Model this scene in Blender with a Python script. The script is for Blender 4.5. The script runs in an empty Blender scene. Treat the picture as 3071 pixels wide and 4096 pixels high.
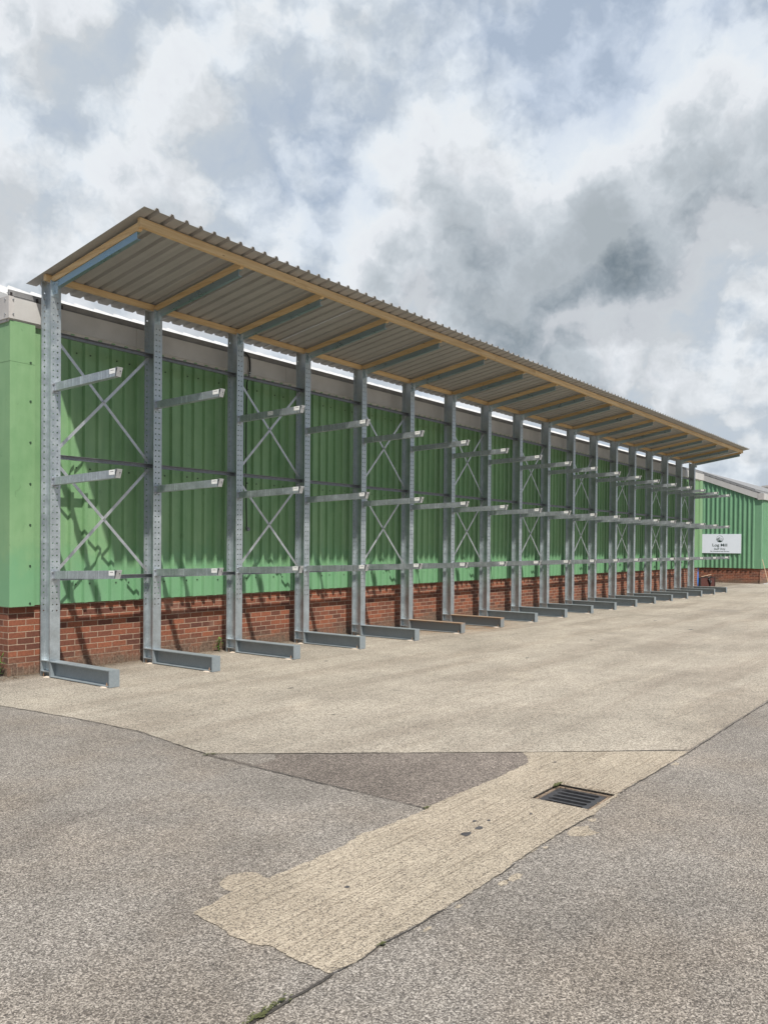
import bpy, math, random
from mathutils import Vector, Matrix
from mathutils.geometry import tessellate_polygon
random.seed(7)
sc = bpy.context.scene
C = sc.collection
R = math.radians

# ---------------------------------------------------------------- camera
CAM = Vector((-5.6187, -9.0372, 1.61)); YAW = 0.933044; PIT = -0.012223; ROL = 0.008169
F = Vector((math.sin(YAW)*math.cos(PIT), math.cos(YAW)*math.cos(PIT), math.sin(PIT)))
RR = Vector((math.cos(YAW), -math.sin(YAW), 0)); UU = RR.cross(F)
R2 = RR*math.cos(ROL)+UU*math.sin(ROL); U2 = UU*math.cos(ROL)-RR*math.sin(ROL)
cd = bpy.data.cameras.new('camera'); cam = bpy.data.objects.new('camera', cd); C.objects.link(cam)
M = Matrix((R2, U2, -F)).transposed().to_4x4(); M.translation = CAM
cam.matrix_world = M
cd.sensor_fit = 'VERTICAL'; cd.sensor_height = 36; cd.sensor_width = 27
cd.lens = 36*3320.055/4096
cd.shift_y = (2221.33-2048)/4096
cd.clip_start = 0.05; cd.clip_end = 3000
sc.camera = cam

# ---------------------------------------------------------------- exposure, sun, sky
sc.view_settings.view_transform = 'Standard'; sc.view_settings.look = 'None'
sc.view_settings.exposure = 0.14; sc.view_settings.gamma = 1.0
SUN = Vector((-.554, -1.0, 1.70)).normalized()
sd = bpy.data.lights.new('sun', 'SUN'); sd.energy = 5.0; sd.angle = R(0.9); sd.color = (1.0, .955, .88)
so = bpy.data.objects.new('sun', sd); C.objects.link(so)
so.rotation_euler = SUN.to_track_quat('Z', 'Y').to_euler(); so.location = (-10, -20, 30)
EL = math.asin(SUN.z); AZ = math.atan2(SUN.x, SUN.y)

w = bpy.data.worlds.new('World'); sc.world = w; w.use_nodes = True
nt = w.node_tree; nt.nodes.clear()
class NB:
    """small node-graph helper"""
    def __init__(s, nt): s.nt = nt
    def n(s, t, **k):
        x = s.nt.nodes.new(t)
        for a, b in k.items(): setattr(x, a, b)
        return x
    def lk(s, a, b): s.nt.links.new(a, b)
    def put(s, sock, v):
        if v is None: return
        if hasattr(v, 'is_linked') or hasattr(v, 'links'): s.lk(v, sock)
        else:
            if sock.type == 'RGBA' and len(v) == 3: v = (*v, 1)
            sock.default_value = v
    def math(s, op, a, b=None, c=None, clamp=False):
        x = s.n('ShaderNodeMath', operation=op, use_clamp=clamp)
        s.put(x.inputs[0], a); s.put(x.inputs[1], b)
        if c is not None: s.put(x.inputs[2], c)
        return x.outputs[0]
    def vm(s, op, a, b=None, out=0):
        x = s.n('ShaderNodeVectorMath', operation=op)
        s.put(x.inputs[0], a)
        if b is not None: s.put(x.inputs[1], b)
        return x.outputs[out]
    def noise(s, v, scale, detail=4, rough=.5, dist=0, color=False):
        x = s.n('ShaderNodeTexNoise'); s.put(x.inputs['Vector'], v)
        x.inputs['Scale'].default_value = scale; x.inputs['Detail'].default_value = detail
        x.inputs['Roughness'].default_value = rough; x.inputs['Distortion'].default_value = dist
        return x.outputs['Color' if color else 'Fac']
    def vor(s, v, scale, feature='F1', out='Distance', rnd=1):
        x = s.n('ShaderNodeTexVoronoi', feature=feature); s.put(x.inputs['Vector'], v)
        x.inputs['Scale'].default_value = scale; x.inputs['Randomness'].default_value = rnd
        return x.outputs[out]
    def mr(s, v, a, b, c=0., d=1., smooth=False):
        x = s.n('ShaderNodeMapRange', interpolation_type='SMOOTHSTEP' if smooth else 'LINEAR')
        s.put(x.inputs[0], v)
        for i, q in enumerate((a, b, c, d)): s.put(x.inputs[i+1], q)
        return x.outputs[0]
    def mix(s, f, a, b, blend='MIX'):
        x = s.n('ShaderNodeMix', data_type='RGBA', blend_type=blend)
        s.put(x.inputs[0], f); s.put(x.inputs[6], a); s.put(x.inputs[7], b)
        return x.outputs[2]
    def ramp(s, v, stops, interp='LINEAR'):
        x = s.n('ShaderNodeValToRGB'); cr = x.color_ramp; cr.interpolation = interp
        while len(cr.elements) < len(stops): cr.elements.new(.5)
        for e, (p, c) in zip(cr.elements, stops):
            e.position = p; e.color = (*c, 1) if len(c) == 3 else c
        s.put(x.inputs[0], v); return x.outputs[0]
    def sep(s, v):
        x = s.n('ShaderNodeSeparateXYZ'); s.put(x.inputs[0], v); return x.outputs
    def comb(s, a, b, c):
        x = s.n('ShaderNodeCombineXYZ')
        for i, q in enumerate((a, b, c)): s.put(x.inputs[i], q)
        return x.outputs[0]

b = NB(nt)
sky = b.n('ShaderNodeTexSky', sky_type='NISHITA'); sky.sun_disc = False
sky.sun_elevation = EL; sky.sun_rotation = AZ; sky.air_density = 1.2; sky.dust_density = 2.0
d = b.vm('NORMALIZE', b.n('ShaderNodeTexCoord').outputs['Generated'])
sz = b.sep(d)[2]
# large cloud masses of this sky: direction, angular radius (deg), weight (positive thick, negative thin)
BL = [((0.900, 0.320, 0.295), 7.0, .13), ((0.835, 0.455, 0.300), 7.0, .27), ((0.912, 0.215, 0.355), 6.5, .22), ((0.885, 0.385, 0.245), 5, .19), ((0.79, .50, .33), 4, .14),
      ((0.872, 0.165, 0.440), 5, .20), ((0.757, 0.502, 0.41), 4, .07), ((0.632, 0.694, 0.345), 4.5, .12), ((0.469, 0.832, 0.296), 4, .18),
      ((0.439, 0.756, 0.485), 6, .16), ((0.54, 0.66, 0.50), 4, .08), ((0.56, 0.74, 0.37), 5, .07),
      ((0.581, 0.675, 0.455), 4.0, -.08), ((0.671, 0.634, 0.384), 4, -.14), ((0.681, 0.498, 0.536), 6, -.02),
      ((0.938, 0.248, 0.222), 5, -.04), ((0.845, 0.31, 0.435), 5.5, -.09), ((0.79,0.42,0.44), 4.5, -.05), ((.90, .37, .20), 3, -.06)]
def density(dv):
    x_, y_, z_ = b.sep(dv)
    zz = b.math('ADD', b.math('MAXIMUM', z_, 0.0), 0.20)
    P = b.comb(b.math('DIVIDE', x_, zz), b.math('DIVIDE', y_, zz), 0.37)
    wv = b.noise(P, 1.3, 2, .55, color=True)
    ma = b.n('ShaderNodeVectorMath', operation='MULTIPLY_ADD'); b.put(ma.inputs[0], wv); ma.inputs[1].default_value = (.35, .35, .35); b.put(ma.inputs[2], P)
    n1 = b.noise(ma.outputs[0], 2.0, 5, .5, .0)
    # billows: rounded cells at three sizes, edges frayed by fine noise
    fr = b.noise(dv, 14, 4, .62, color=True)
    mb = b.n('ShaderNodeVectorMath', operation='MULTIPLY_ADD'); b.put(mb.inputs[0], fr); mb.inputs[1].default_value = (.085, .085, .085); b.put(mb.inputs[2], dv)
    v1 = b.vor(mb.outputs[0], 7.5); v2 = b.vor(mb.outputs[0], 17.)
    bil = b.math('ADD', b.math('MULTIPLY', b.math('SUBTRACT', .45, v1), .62), b.math('MULTIPLY', b.math('SUBTRACT', .45, v2), .34))
    fine = b.math('MULTIPLY', b.math('SUBTRACT', b.noise(mb.outputs[0], 24, 4, .62), .5), .44)
    r = b.math('ADD', b.math('MULTIPLY', b.math('SUBTRACT', n1, .5), .95), b.math('ADD', bil, fine))
    for c, rad, wt in BL:
        c = Vector(c).normalized()
        dt = b.vm('DOT_PRODUCT', dv, tuple(c), out=1)
        r = b.math('ADD', r, b.mr(dt, math.cos(R(rad*1.9)), math.cos(R(rad*.15)), 0., wt, smooth=True))
    return b.math('ADD', r, .36)
dA = density(d)
dB = density(b.vm('NORMALIZE', b.vm('ADD', d, (-.030, .012, .038))))
dens = b.math('MULTIPLY', dA, .93, clamp=True)
lit = b.mr(b.math('SUBTRACT', dA, dB), -.15, .15, -.12, .12)
# unseen sky behind the camera swapped for dim clear blue to cut fill light
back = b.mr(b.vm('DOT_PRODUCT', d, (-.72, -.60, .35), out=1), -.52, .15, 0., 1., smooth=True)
cloud = b.ramp(dens, [(.0, (.61, .70, .83)), (.18, (.67, .745, .84)), (.32, (.69, .755, .825)), (.45, (.745, .785, .825)), (.56, (.72, .755, .80)), (.66, (.565, .615, .665)), (.78, (.43, .485, .535)), (.90, (.35, .40, .445)), (1., (.31, .36, .40))])
cloud = b.vm('ADD', cloud, b.comb(lit, lit, lit))
cov = b.mr(dens, .0, .40, .84, 1., smooth=True)
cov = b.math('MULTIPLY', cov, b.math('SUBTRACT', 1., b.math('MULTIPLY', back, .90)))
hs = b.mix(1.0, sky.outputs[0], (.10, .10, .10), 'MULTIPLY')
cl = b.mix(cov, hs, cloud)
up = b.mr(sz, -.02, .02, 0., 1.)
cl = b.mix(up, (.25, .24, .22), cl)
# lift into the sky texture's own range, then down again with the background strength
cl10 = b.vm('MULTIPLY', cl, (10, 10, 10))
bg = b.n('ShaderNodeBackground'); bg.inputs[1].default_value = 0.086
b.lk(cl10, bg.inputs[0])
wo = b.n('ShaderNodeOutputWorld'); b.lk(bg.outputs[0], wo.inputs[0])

# ---------------------------------------------------------------- materials
MATS = {}
def mat(name):
    m = bpy.data.materials.new(name); m.use_nodes = True
    nt = m.node_tree; nt.nodes.clear(); b = NB(nt)
    o = b.n('ShaderNodeOutputMaterial'); p = b.n('ShaderNodeBsdfPrincipled'); b.lk(p.outputs[0], o.inputs[0])
    MATS[name] = m
    return m, b, p
def bump(b, p, h, strength=.3, dist=.01):
    x = b.n('ShaderNodeBump'); x.inputs['Strength'].default_value = strength; x.inputs['Distance'].default_value = dist
    b.put(x.inputs['Height'], h); b.lk(x.outputs[0], p.inputs['Normal'])
def objco(b, rand=True):
    v = b.n('ShaderNodeTexCoord').outputs['Object']
    if rand:
        r = b.math('MULTIPLY', b.n('ShaderNodeObjectInfo').outputs['Random'], 37.)
        v = b.vm('ADD', v, b.comb(r, r, r))
    return v
def world(b): return b.n('ShaderNodeNewGeometry').outputs['Position']

def steel(name, lo, hi, metal=.55, rough=.5, streak=False, cells=.22):
    m, b, p = mat(name); v = objco(b)
    n = b.noise(v, 7, 5, .6); vc = b.vor(v, 55, out='Color'); sp = b.sep(vc)[0]
    f = b.math('ADD', b.math('MULTIPLY', n, .75), b.math('MULTIPLY', sp, cells))
    if streak:
        x, y, z = b.sep(v); sv = b.comb(b.math('MULTIPLY', x, 6.), b.math('MULTIPLY', y, 45.), b.math('MULTIPLY', z, 2.))
        s = b.mr(b.noise(sv, 1.0, 3, .6), .54, .70, 0., .62)
        f = b.math('ADD', f, s)
    c = b.ramp(f, [(.2, lo), (.75, hi), (1.0, tuple(min(1, q*1.25) for q in hi))])
    b.put(p.inputs['Base Color'], c); p.inputs['Metallic'].default_value = metal
    b.put(p.inputs['Roughness'], b.mr(n, .3, .7, rough-.1, rough+.12))
    bump(b, p, n, .12, .004)
    return m
steel('galv', (.39, .43, .455), (.61, .66, .685), metal=.82, rough=.46, cells=.13)
steel('galv_arm', (.38, .41, .445), (.56, .60, .635), streak=True, metal=.8)
steel('cap_steel', (.38, .39, .40), (.52, .53, .54), metal=.2)
steel('foot_paint', (.20, .235, .255), (.27, .305, .325), metal=.1, rough=.45)
steel('brace_steel', (.42, .43, .45), (.60, .62, .64), metal=.75, rough=.42)
steel('tie_steel', (.18, .185, .20), (.30, .31, .325), metal=.7, rough=.5)
steel('zinc', (.42, .50, .54), (.58, .66, .70), metal=.75, rough=.3)
steel('channel_zinc', (.33, .44, .49), (.39, .50, .55), metal=.8, rough=.33, cells=0.)

m, b, p = mat('foot_rust'); v = objco(b); x, y, z = b.sep(b.n('ShaderNodeTexCoord').outputs['Object'])
n = b.noise(v, 9, 6, .65)
top = b.mr(z, .14, .20, -.12, .30); f = b.mr(b.math('ADD', n, top), .50, .78)
f = b.math('MAXIMUM', f, b.mr(b.math('ADD', n, b.mr(z, .0, .05, .25, -.3)), .6, .75))
b.put(p.inputs['Base Color'], b.mix(b.math('MULTIPLY', f, .8), (.21, .225, .23), (.33, .20, .11))); p.inputs['Roughness'].default_value = .7
bump(b, p, n, .2, .004)

m, b, p = mat('hole_dark'); p.inputs['Base Color'].default_value = (.02, .02, .022, 1); p.inputs['Roughness'].default_value = .9

# timber
m, b, p = mat('timber'); v = objco(b); x, y, z = b.sep(v)
def wood(b, v, p, along):
    x, y, z = b.sep(v); s = [28., 28., 28.]; s['xyz'.index(along)] = 1.2
    g = b.comb(b.math('MULTIPLY', x, s[0]), b.math('MULTIPLY', y, s[1]), b.math('MULTIPLY', z, s[2]))
    n = b.noise(g, 1.3, 5, .6, .6)
    k = [3., 3., 3.]
    kn = b.vor(b.comb(b.math('MULTIPLY', x, 1. if along == 'x' else 2.), b.math('MULTIPLY', y, 1. if along == 'y' else 2.), b.math('MULTIPLY', z, 3.)), 4.2)
    knot = b.mr(kn, .05, .11, 1., 0., smooth=True)
    c = b.ramp(n, [(.25, (.47, .30, .14)), (.5, (.66, .47, .25)), (.75, (.74, .56, .33))])
    c = b.mix(b.math('MULTIPLY', knot, .75), c, (.17, .085, .035))
    tone = b.mr(b.n('ShaderNodeObjectInfo').outputs['Random'], 0., 1., .78, 1.08)
    c = b.mix(1., c, b.comb(tone, tone, tone), 'MULTIPLY')
    b.put(p.inputs['Base Color'], c); p.inputs['Roughness'].default_value = .75
    bump(b, p, n, .2, .003)
wood(b, v, p, 'x')
m, b, p = mat('timber_y'); wood(b, objco(b), p, 'y')

# roof sheet (taupe, plastic coated)
m, b, p = mat('canopy_sheet'); v = objco(b); n = b.noise(v, 1.6, 6, .6)
x, y, z = b.sep(v)
st = b.noise(b.comb(b.math('MULTIPLY', x, 22.), b.math('MULTIPLY', y, 1.0), z), 1.0, 4, .6)
scuff = b.mr(b.noise(v, 11, 8, .75, 1.2), .66, .74, 0., .4)
scuff = b.math('MULTIPLY', scuff, b.mr(b.noise(v, 1.5, 2, .5), .55, .65))
c = b.ramp(b.math('ADD', b.math('MULTIPLY', n, .5), b.math('MULTIPLY', st, .5)), [(.3, (.31, .30, .285)), (.7, (.42, .405, .385))])
c = b.mix(scuff, c, (.55, .53, .51))
b.put(p.inputs['Base Color'], c); p.inputs['Roughness'].default_value = .5
p.inputs['Metallic'].default_value = .15

# green wall sheet: fades a little and picks up dirt
def green(name, c0, c1, c2, low=None):
    m, b, p = mat(name); v = world(b); x, y, z = b.sep(v)
    n = b.noise(b.comb(b.math('MULTIPLY', b.math('ADD', x, b.math('MULTIPLY', y, .7)), 3.), 0., b.math('MULTIPLY', z, .6)), 1.0, 5, .55)
    nn = b.noise(v, 5, 6, .65)
    f = b.math('ADD', b.math('MULTIPLY', n, .7), b.math('MULTIPLY', nn, .3))
    c = b.ramp(f, [(.3, c0), (.5, c1), (.72, c2)])
    if low:
        lz = b.mr(b.math('ADD', z, b.math('MULTIPLY', b.math('SUBTRACT', nn, .5), .9)), 1.05, 1.75, .75, 0., smooth=True)
        c = b.mix(lz, c, low)
    scr = b.mr(b.noise(b.comb(b.math('MULTIPLY', x, 2.), b.math('MULTIPLY', y, 2.), b.math('MULTIPLY', z, 1.2)), 4.5, 9, .75, 1.), .60, .70, 0., .42)
    c = b.mix(scr, c, tuple(q*.6 for q in c0))
    # rain streaks running down from the fixings
    sk = b.noise(b.comb(b.math('MULTIPLY', x, 24.), b.math('MULTIPLY', y, 24.), b.math('MULTIPLY', z, .8)), 1., 3, .5)
    c = b.mix(b.mr(sk, .6, .75, 0., .22), c, tuple(q*.7 for q in c0))
    b.put(p.inputs['Base Color'], c); b.put(p.inputs['Roughness'], b.mr(nn, .3, .7, .42, .6))
    bump(b, p, n, .05, .02)
green('green_sheet', (.14, .28, .13), (.19, .335, .168), (.24, .39, .208), low=(.15, .335, .185))
green('green_far', (.12, .265, .155), (.155, .315, .185), (.19, .36, .22))

# bricks
def brick(name, soldier=False, side=False, dark=0.):
    m, b, p = mat(name); v = world(b); x, y, z = b.sep(v)
    nrm = b.sep(b.n('ShaderNodeNewGeometry').outputs['Normal'])
    ax = b.math('ABSOLUTE', nrm[0])
    u = b.math('ADD', b.math('MULTIPLY', x, b.math('LESS_THAN', ax, .5)), b.math('MULTIPLY', y, b.math('GREATER_THAN', ax, .5)))
    wob = b.math('MULTIPLY', b.math('SUBTRACT', b.noise(v, 3.5, 3, .6), .5), .012)
    wob2 = b.math('MULTIPLY', b.math('SUBTRACT', b.noise(v, 40, 3, .6), .5), .006)
    uv = b.comb(b.math('ADD', u, wob2), b.math('ADD', b.math('ADD', z, wob), wob2), 0.)
    t = b.n('ShaderNodeTexBrick'); b.lk(uv, t.inputs['Vector'])
    t.offset = 0. if soldier else .5
    t.inputs['Scale'].default_value = 1.
    t.inputs['Brick Width'].default_value = .075 if soldier else .222
    t.inputs['Row Height'].default_value = .115 if soldier else .0752
    t.inputs['Mortar Size'].default_value = .0055; t.inputs['Mortar Smooth'].default_value = .25; t.inputs['Bias'].default_value = -.1
    t.inputs['Color1'].default_value = (.26, .086, .044, 1); t.inputs['Color2'].default_value = (.085, .033, .024, 1)
    t.inputs['Mortar'].default_value = (.38, .28, .205, 1)
    n = b.noise(v, 38, 6, .7); n3 = b.noise(v, 2.2, 4, .6)
    c = t.outputs['Color']
    sh = b.mr(n, .3, .75, .72, 1.28); c = b.mix(1., c, b.comb(sh, sh, sh), 'MULTIPLY')
    # grime and algae towards the foot of the wall
    g = b.mr(b.math('ADD', z, b.math('MULTIPLY', n3, .42)), .20, .52, .85, 0., smooth=True)
    c = b.mix(g, c, b.mix(b.mr(n, .35, .65), (.060, .046, .032), (.22, .165, .12)))
    c = b.mix(b.mr(n3, .55, .75, 0., .35), c, (.16, .07, .045))
    ef = b.mr(b.noise(v, 1.1, 5, .7), .60, .72, 0., .28); c = b.mix(ef, c, (.50, .33, .25))
    b.put(p.inputs['Base Color'], c); p.inputs['Roughness'].default_value = .88
    h = b.math('SUBTRACT', b.math('MULTIPLY', n, .35), b.math('MULTIPLY', t.outputs['Fac'], 1.))
    bump(b, p, h, .8, .006)
brick('brick'); brick('brick_edge', soldier=True)

m, b, p = mat('fascia'); v = world(b); n = b.noise(v, 2.5, 5, .6)
b.put(p.inputs['Base Color'], b.ramp(n, [(.3, (.43, .42, .405)), (.7, (.53, .52, .505))])); p.inputs['Roughness'].default_value = .5
m, b, p = mat('fascia_trim'); v = world(b); n = b.noise(v, 4, 5, .6)
b.put(p.inputs['Base Color'], b.ramp(n, [(.3, (.40, .38, .37)), (.7, (.52, .50, .48))])); p.inputs['Roughness'].default_value = .5
m, b, p = mat('roof_pale'); v = world(b); x, y, z = b.sep(v)
n = b.noise(b.comb(b.math('MULTIPLY', x, .8), b.math('MULTIPLY', y, 3.), b.math('MULTIPLY', z, 9.)), 2., 7, .65)
moss = b.mr(b.math('ADD', b.noise(v, 14, 7, .7), b.mr(z, 4.5, 4.62, .22, -.1)), .70, .78, 0., .8)
b.put(p.inputs['Base Color'], b.mix(moss, b.ramp(n, [(.3, (.50, .50, .495)), (.7, (.66, .66, .65))]), (.16, .145, .11))); p.inputs['Roughness'].default_value = .4
m, b, p = mat('roof_dull'); v = world(b); x, y, z = b.sep(v); n = b.noise(v, 6, 6, .65)
b.put(p.inputs['Base Color'], b.ramp(n, [(.3, (.17, .17, .175)), (.7, (.27, .27, .27))])); p.inputs['Roughness'].default_value = .5

def plain(name, col, rough=.5, metal=0., var=.12, scale=30):
    m, b, p = mat(name); v = objco(b); n = b.noise(v, scale, 4, .6)
    s = b.mr(n, .3, .7, 1-var, 1+var)
    b.put(p.inputs['Base Color'], b.mix(1., (*col, 1), b.comb(s, s, s), 'MULTIPLY'))
    p.inputs['Roughness'].default_value = rough; p.inputs['Metallic'].default_value = metal
    bump(b, p, n, .1, .002)
plain('black_rubber', (.02, .02, .022), .45); plain('black_plastic', (.03, .025, .025), .4)
plain('sticker_white', (.86, .86, .84), .45, var=.03); plain('ink', (.13, .13, .15), .6)
plain('sign_white', (.78, .84, .90), .4, var=.02, scale=3); plain('sign_ink', (.018, .05, .04), .5)
plain('cast_iron', (.085, .084, .088), .5, .5, var=.25); plain('pit', (.012, .011, .01), .95)
plain('blue_pipe', (.015, .23, .75), .35, var=.05); plain('maroon', (.085, .03, .025), .5, var=.3)
plain('grout', (.52, .44, .36), .9, var=.15); plain('bolt', (.40, .41, .42), .35, .8); plain('bolt_brass', (.50, .33, .22), .45, .5)
plain('leaf', (.10, .20, .035), .6, var=.35, scale=60); plain('moss', (.10, .11, .04), .9, var=.4, scale=80)
plain('dry_grass', (.30, .24, .12), .9, var=.3); plain('litter', (.14, .10, .065), .9, var=.5, scale=20)
plain('sand', (.27, .205, .15), .95, var=.4, scale=60)
plain('broom_wood', (.50, .36, .24), .6); plain('broom_head', (.50, .50, .50), .7)
plain('joint_dark', (.05, .045, .04), .95, var=.5, scale=50); plain('tar', (.06, .058, .06), .8, var=.4)
plain('screw', (.035, .07, .04), .5)

# ground: exposed-aggregate asphalt / brushed concrete
def aggregate(name, stops, pit, scale=105, patch=(.86, 1.12), warm=None, bumpS=.55, brush=False, tracks=False, speck=.5, stains=False):
    m, b, p = mat(name); v = world(b); x, y, z = b.sep(v)
    v2 = b.comb(x, y, 0.)
    jv = b.n('ShaderNodeVectorMath', operation='MULTIPLY_ADD'); b.put(jv.inputs[0], b.noise(v2, 60, 2, .5, color=True)); jv.inputs[1].default_value = (.012, .012, 0); b.put(jv.inputs[2], v2)
    cc = b.vor(jv.outputs[0], scale, out='Color'); r, g, bl = b.sep(cc)
    fine = b.noise(v2, 230, 3, .7)
    med = b.noise(v2, 34, 4, .65)
    f = b.math('ADD', b.math('MULTIPLY', r, speck), b.math('MULTIPLY', fine, .75-speck*.5))
    f = b.math('ADD', f, b.math('MULTIPLY', med, .22))
    c = b.ramp(b.math('SUBTRACT', f, .12), stops)
    pt = b.mr(b.math('ADD', g, b.math('MULTIPLY', med, .5)), pit[0], pit[0]+.12, 0., pit[2], smooth=True)
    c = b.mix(pt, c, pit[1])
    big = b.noise(v2, .55, 5, .6); big2 = b.noise(v2, 2.6, 5, .65)
    s = b.math('MULTIPLY', b.mr(big, .3, .7, patch[0], patch[1]), b.mr(big2, .3, .7, .90, 1.10))
    c = b.mix(1., c, b.comb(s, s, s), 'MULTIPLY')
    if warm: c = b.mix(b.mr(b.noise(v2, .8, 4, .6), .45, .65, 0., .5), c, b.mix(1., c, warm, 'MULTIPLY'))
    if stains:
        st_ = b.noise(b.comb(b.math('MULTIPLY', x, .5), b.math('MULTIPLY', y, 1.1), 5.), 1.6, 7, .7, .6)
        c = b.mix(b.mr(st_, .55, .70, 0., .38), c, b.mix(1., c, (.62, .60, .60), 'MULTIPLY'))
        c = b.mix(b.mr(st_, .42, .30, 0., .35), c, b.mix(1., c, (1.25, 1.22, 1.18), 'MULTIPLY'))
        big_chip = b.mr(b.vor(v2, 21, out='Distance'), .04, .10, .5, 0.)
        c = b.mix(b.math('MULTIPLY', big_chip, b.mr(bl, .5, .6)), c, (.16, .15, .155))
    h = b.math('ADD', b.math('MULTIPLY', r, .6), b.math('MULTIPLY', fine, .5))
    if brush:
        sv = b.comb(b.math('MULTIPLY', x, 1.3), b.math('MULTIPLY', y, 72.), 0.)
        br = b.noise(sv, 1., 4, .65, .15)
        c = b.mix(b.mr(br, .52, .64, 0., .42), c, b.mix(1., c, (.42, .38, .34), 'MULTIPLY'))
        h = b.math('SUBTRACT', h, b.math('MULTIPLY', b.mr(br, .5, .65), .7))
    if tracks:
        sv = b.comb(b.math('MULTIPLY', x, .22), b.math('MULTIPLY', y, 1.9), 0.)
        tr = b.noise(sv, 1., 6, .62, .4)
        c = b.mix(b.mr(tr, .46, .62, 0., .48), c, b.mix(1., c, (.66, .62, .60), 'MULTIPLY'))
        sv2 = b.comb(b.math('ADD', b.math('MULTIPLY', x, .5), b.math('MULTIPLY', y, .8)), b.math('SUBTRACT', b.math('MULTIPLY', y, 2.2), b.math('MULTIPLY', x, .35)), 3.)
        tr2 = b.noise(sv2, .8, 7, .68, .8)
        c = b.mix(b.mr(tr2, .54, .66, 0., .35), c, b.mix(1., c, (1.22, 1.20, 1.16), 'MULTIPLY'))
        spot = b.mr(b.noise(v2, 5.5, 6, .75), .66, .74, 0., .45)
        c = b.mix(spot, c, (.14, .125, .11))
        ru = b.mr(b.vm('DISTANCE', b.comb(b.math('MULTIPLY', x, .55), y, 0.), (4.7, -.45, 0.), out=1), .25, 1.3, .75, 0., smooth=True)
        ru = b.math('MULTIPLY', ru, b.mr(big2, .3, .6))
        c = b.mix(ru, c, b.mix(1., c, (.80, .50, .28), 'MULTIPLY'))
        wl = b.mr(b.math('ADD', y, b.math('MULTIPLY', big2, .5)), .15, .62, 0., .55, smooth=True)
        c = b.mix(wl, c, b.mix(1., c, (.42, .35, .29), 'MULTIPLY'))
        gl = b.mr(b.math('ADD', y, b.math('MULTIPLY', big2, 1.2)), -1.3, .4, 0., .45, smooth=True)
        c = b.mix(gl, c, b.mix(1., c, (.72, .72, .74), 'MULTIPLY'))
        ov = b.mr(b.vm('DISTANCE', b.comb(x, y, 0.), (16.6, -3.3, 0.), out=1), .45, .52, .3, 0., smooth=True)
        c = b.mix(ov, c, (.16, .15, .14))
    b.put(p.inputs['Base Color'], c); p.inputs['Roughness'].default_value = .88
    p.inputs['Specular IOR Level'].default_value = .3
    bump(b, p, h, bumpS, .006)
aggregate('asphalt', [(.0, (.058, .050, .044)), (.28, (.130, .117, .102)), (.50, (.242, .220, .193)), (.72, (.41, .377, .335)), (1., (.64, .59, .53))], (.94, (.05, .044, .042), .75), bumpS=.65, speck=.57, scale=185, patch=(.78, 1.18), warm=(1.07, .99, .90), stains=True)
aggregate('asphalt_pink', [(.0, (.06, .05, .045)), (.35, (.128, .110, .095)), (.6, (.23, .20, .17)), (.8, (.37, .315, .275)), (1., (.55, .48, .425))], (.92, (.05, .042, .04), .75), bumpS=.6, speck=.58, scale=140, patch=(.66, 1.30), stains=True)
aggregate('apron', [(.0, (.17, .15, .125)), (.3, (.31, .275, .225)), (.6, (.44, .395, .325)), (1., (.60, .55, .46))], (.96, (.11, .096, .082), .8), scale=125, bumpS=.6, tracks=True, speck=.60, patch=(.80, 1.12))
aggregate('strip', [(.0, (.18, .152, .117)), (.3, (.335, .285, .22)), (.6, (.475, .412, .32)), (1., (.59, .52, .415))], (.97, (.11, .095, .08), .8), scale=165, bumpS=.6, brush=True, speck=.55, patch=(.84, 1.08), warm=(.96, .93, .92))

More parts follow.
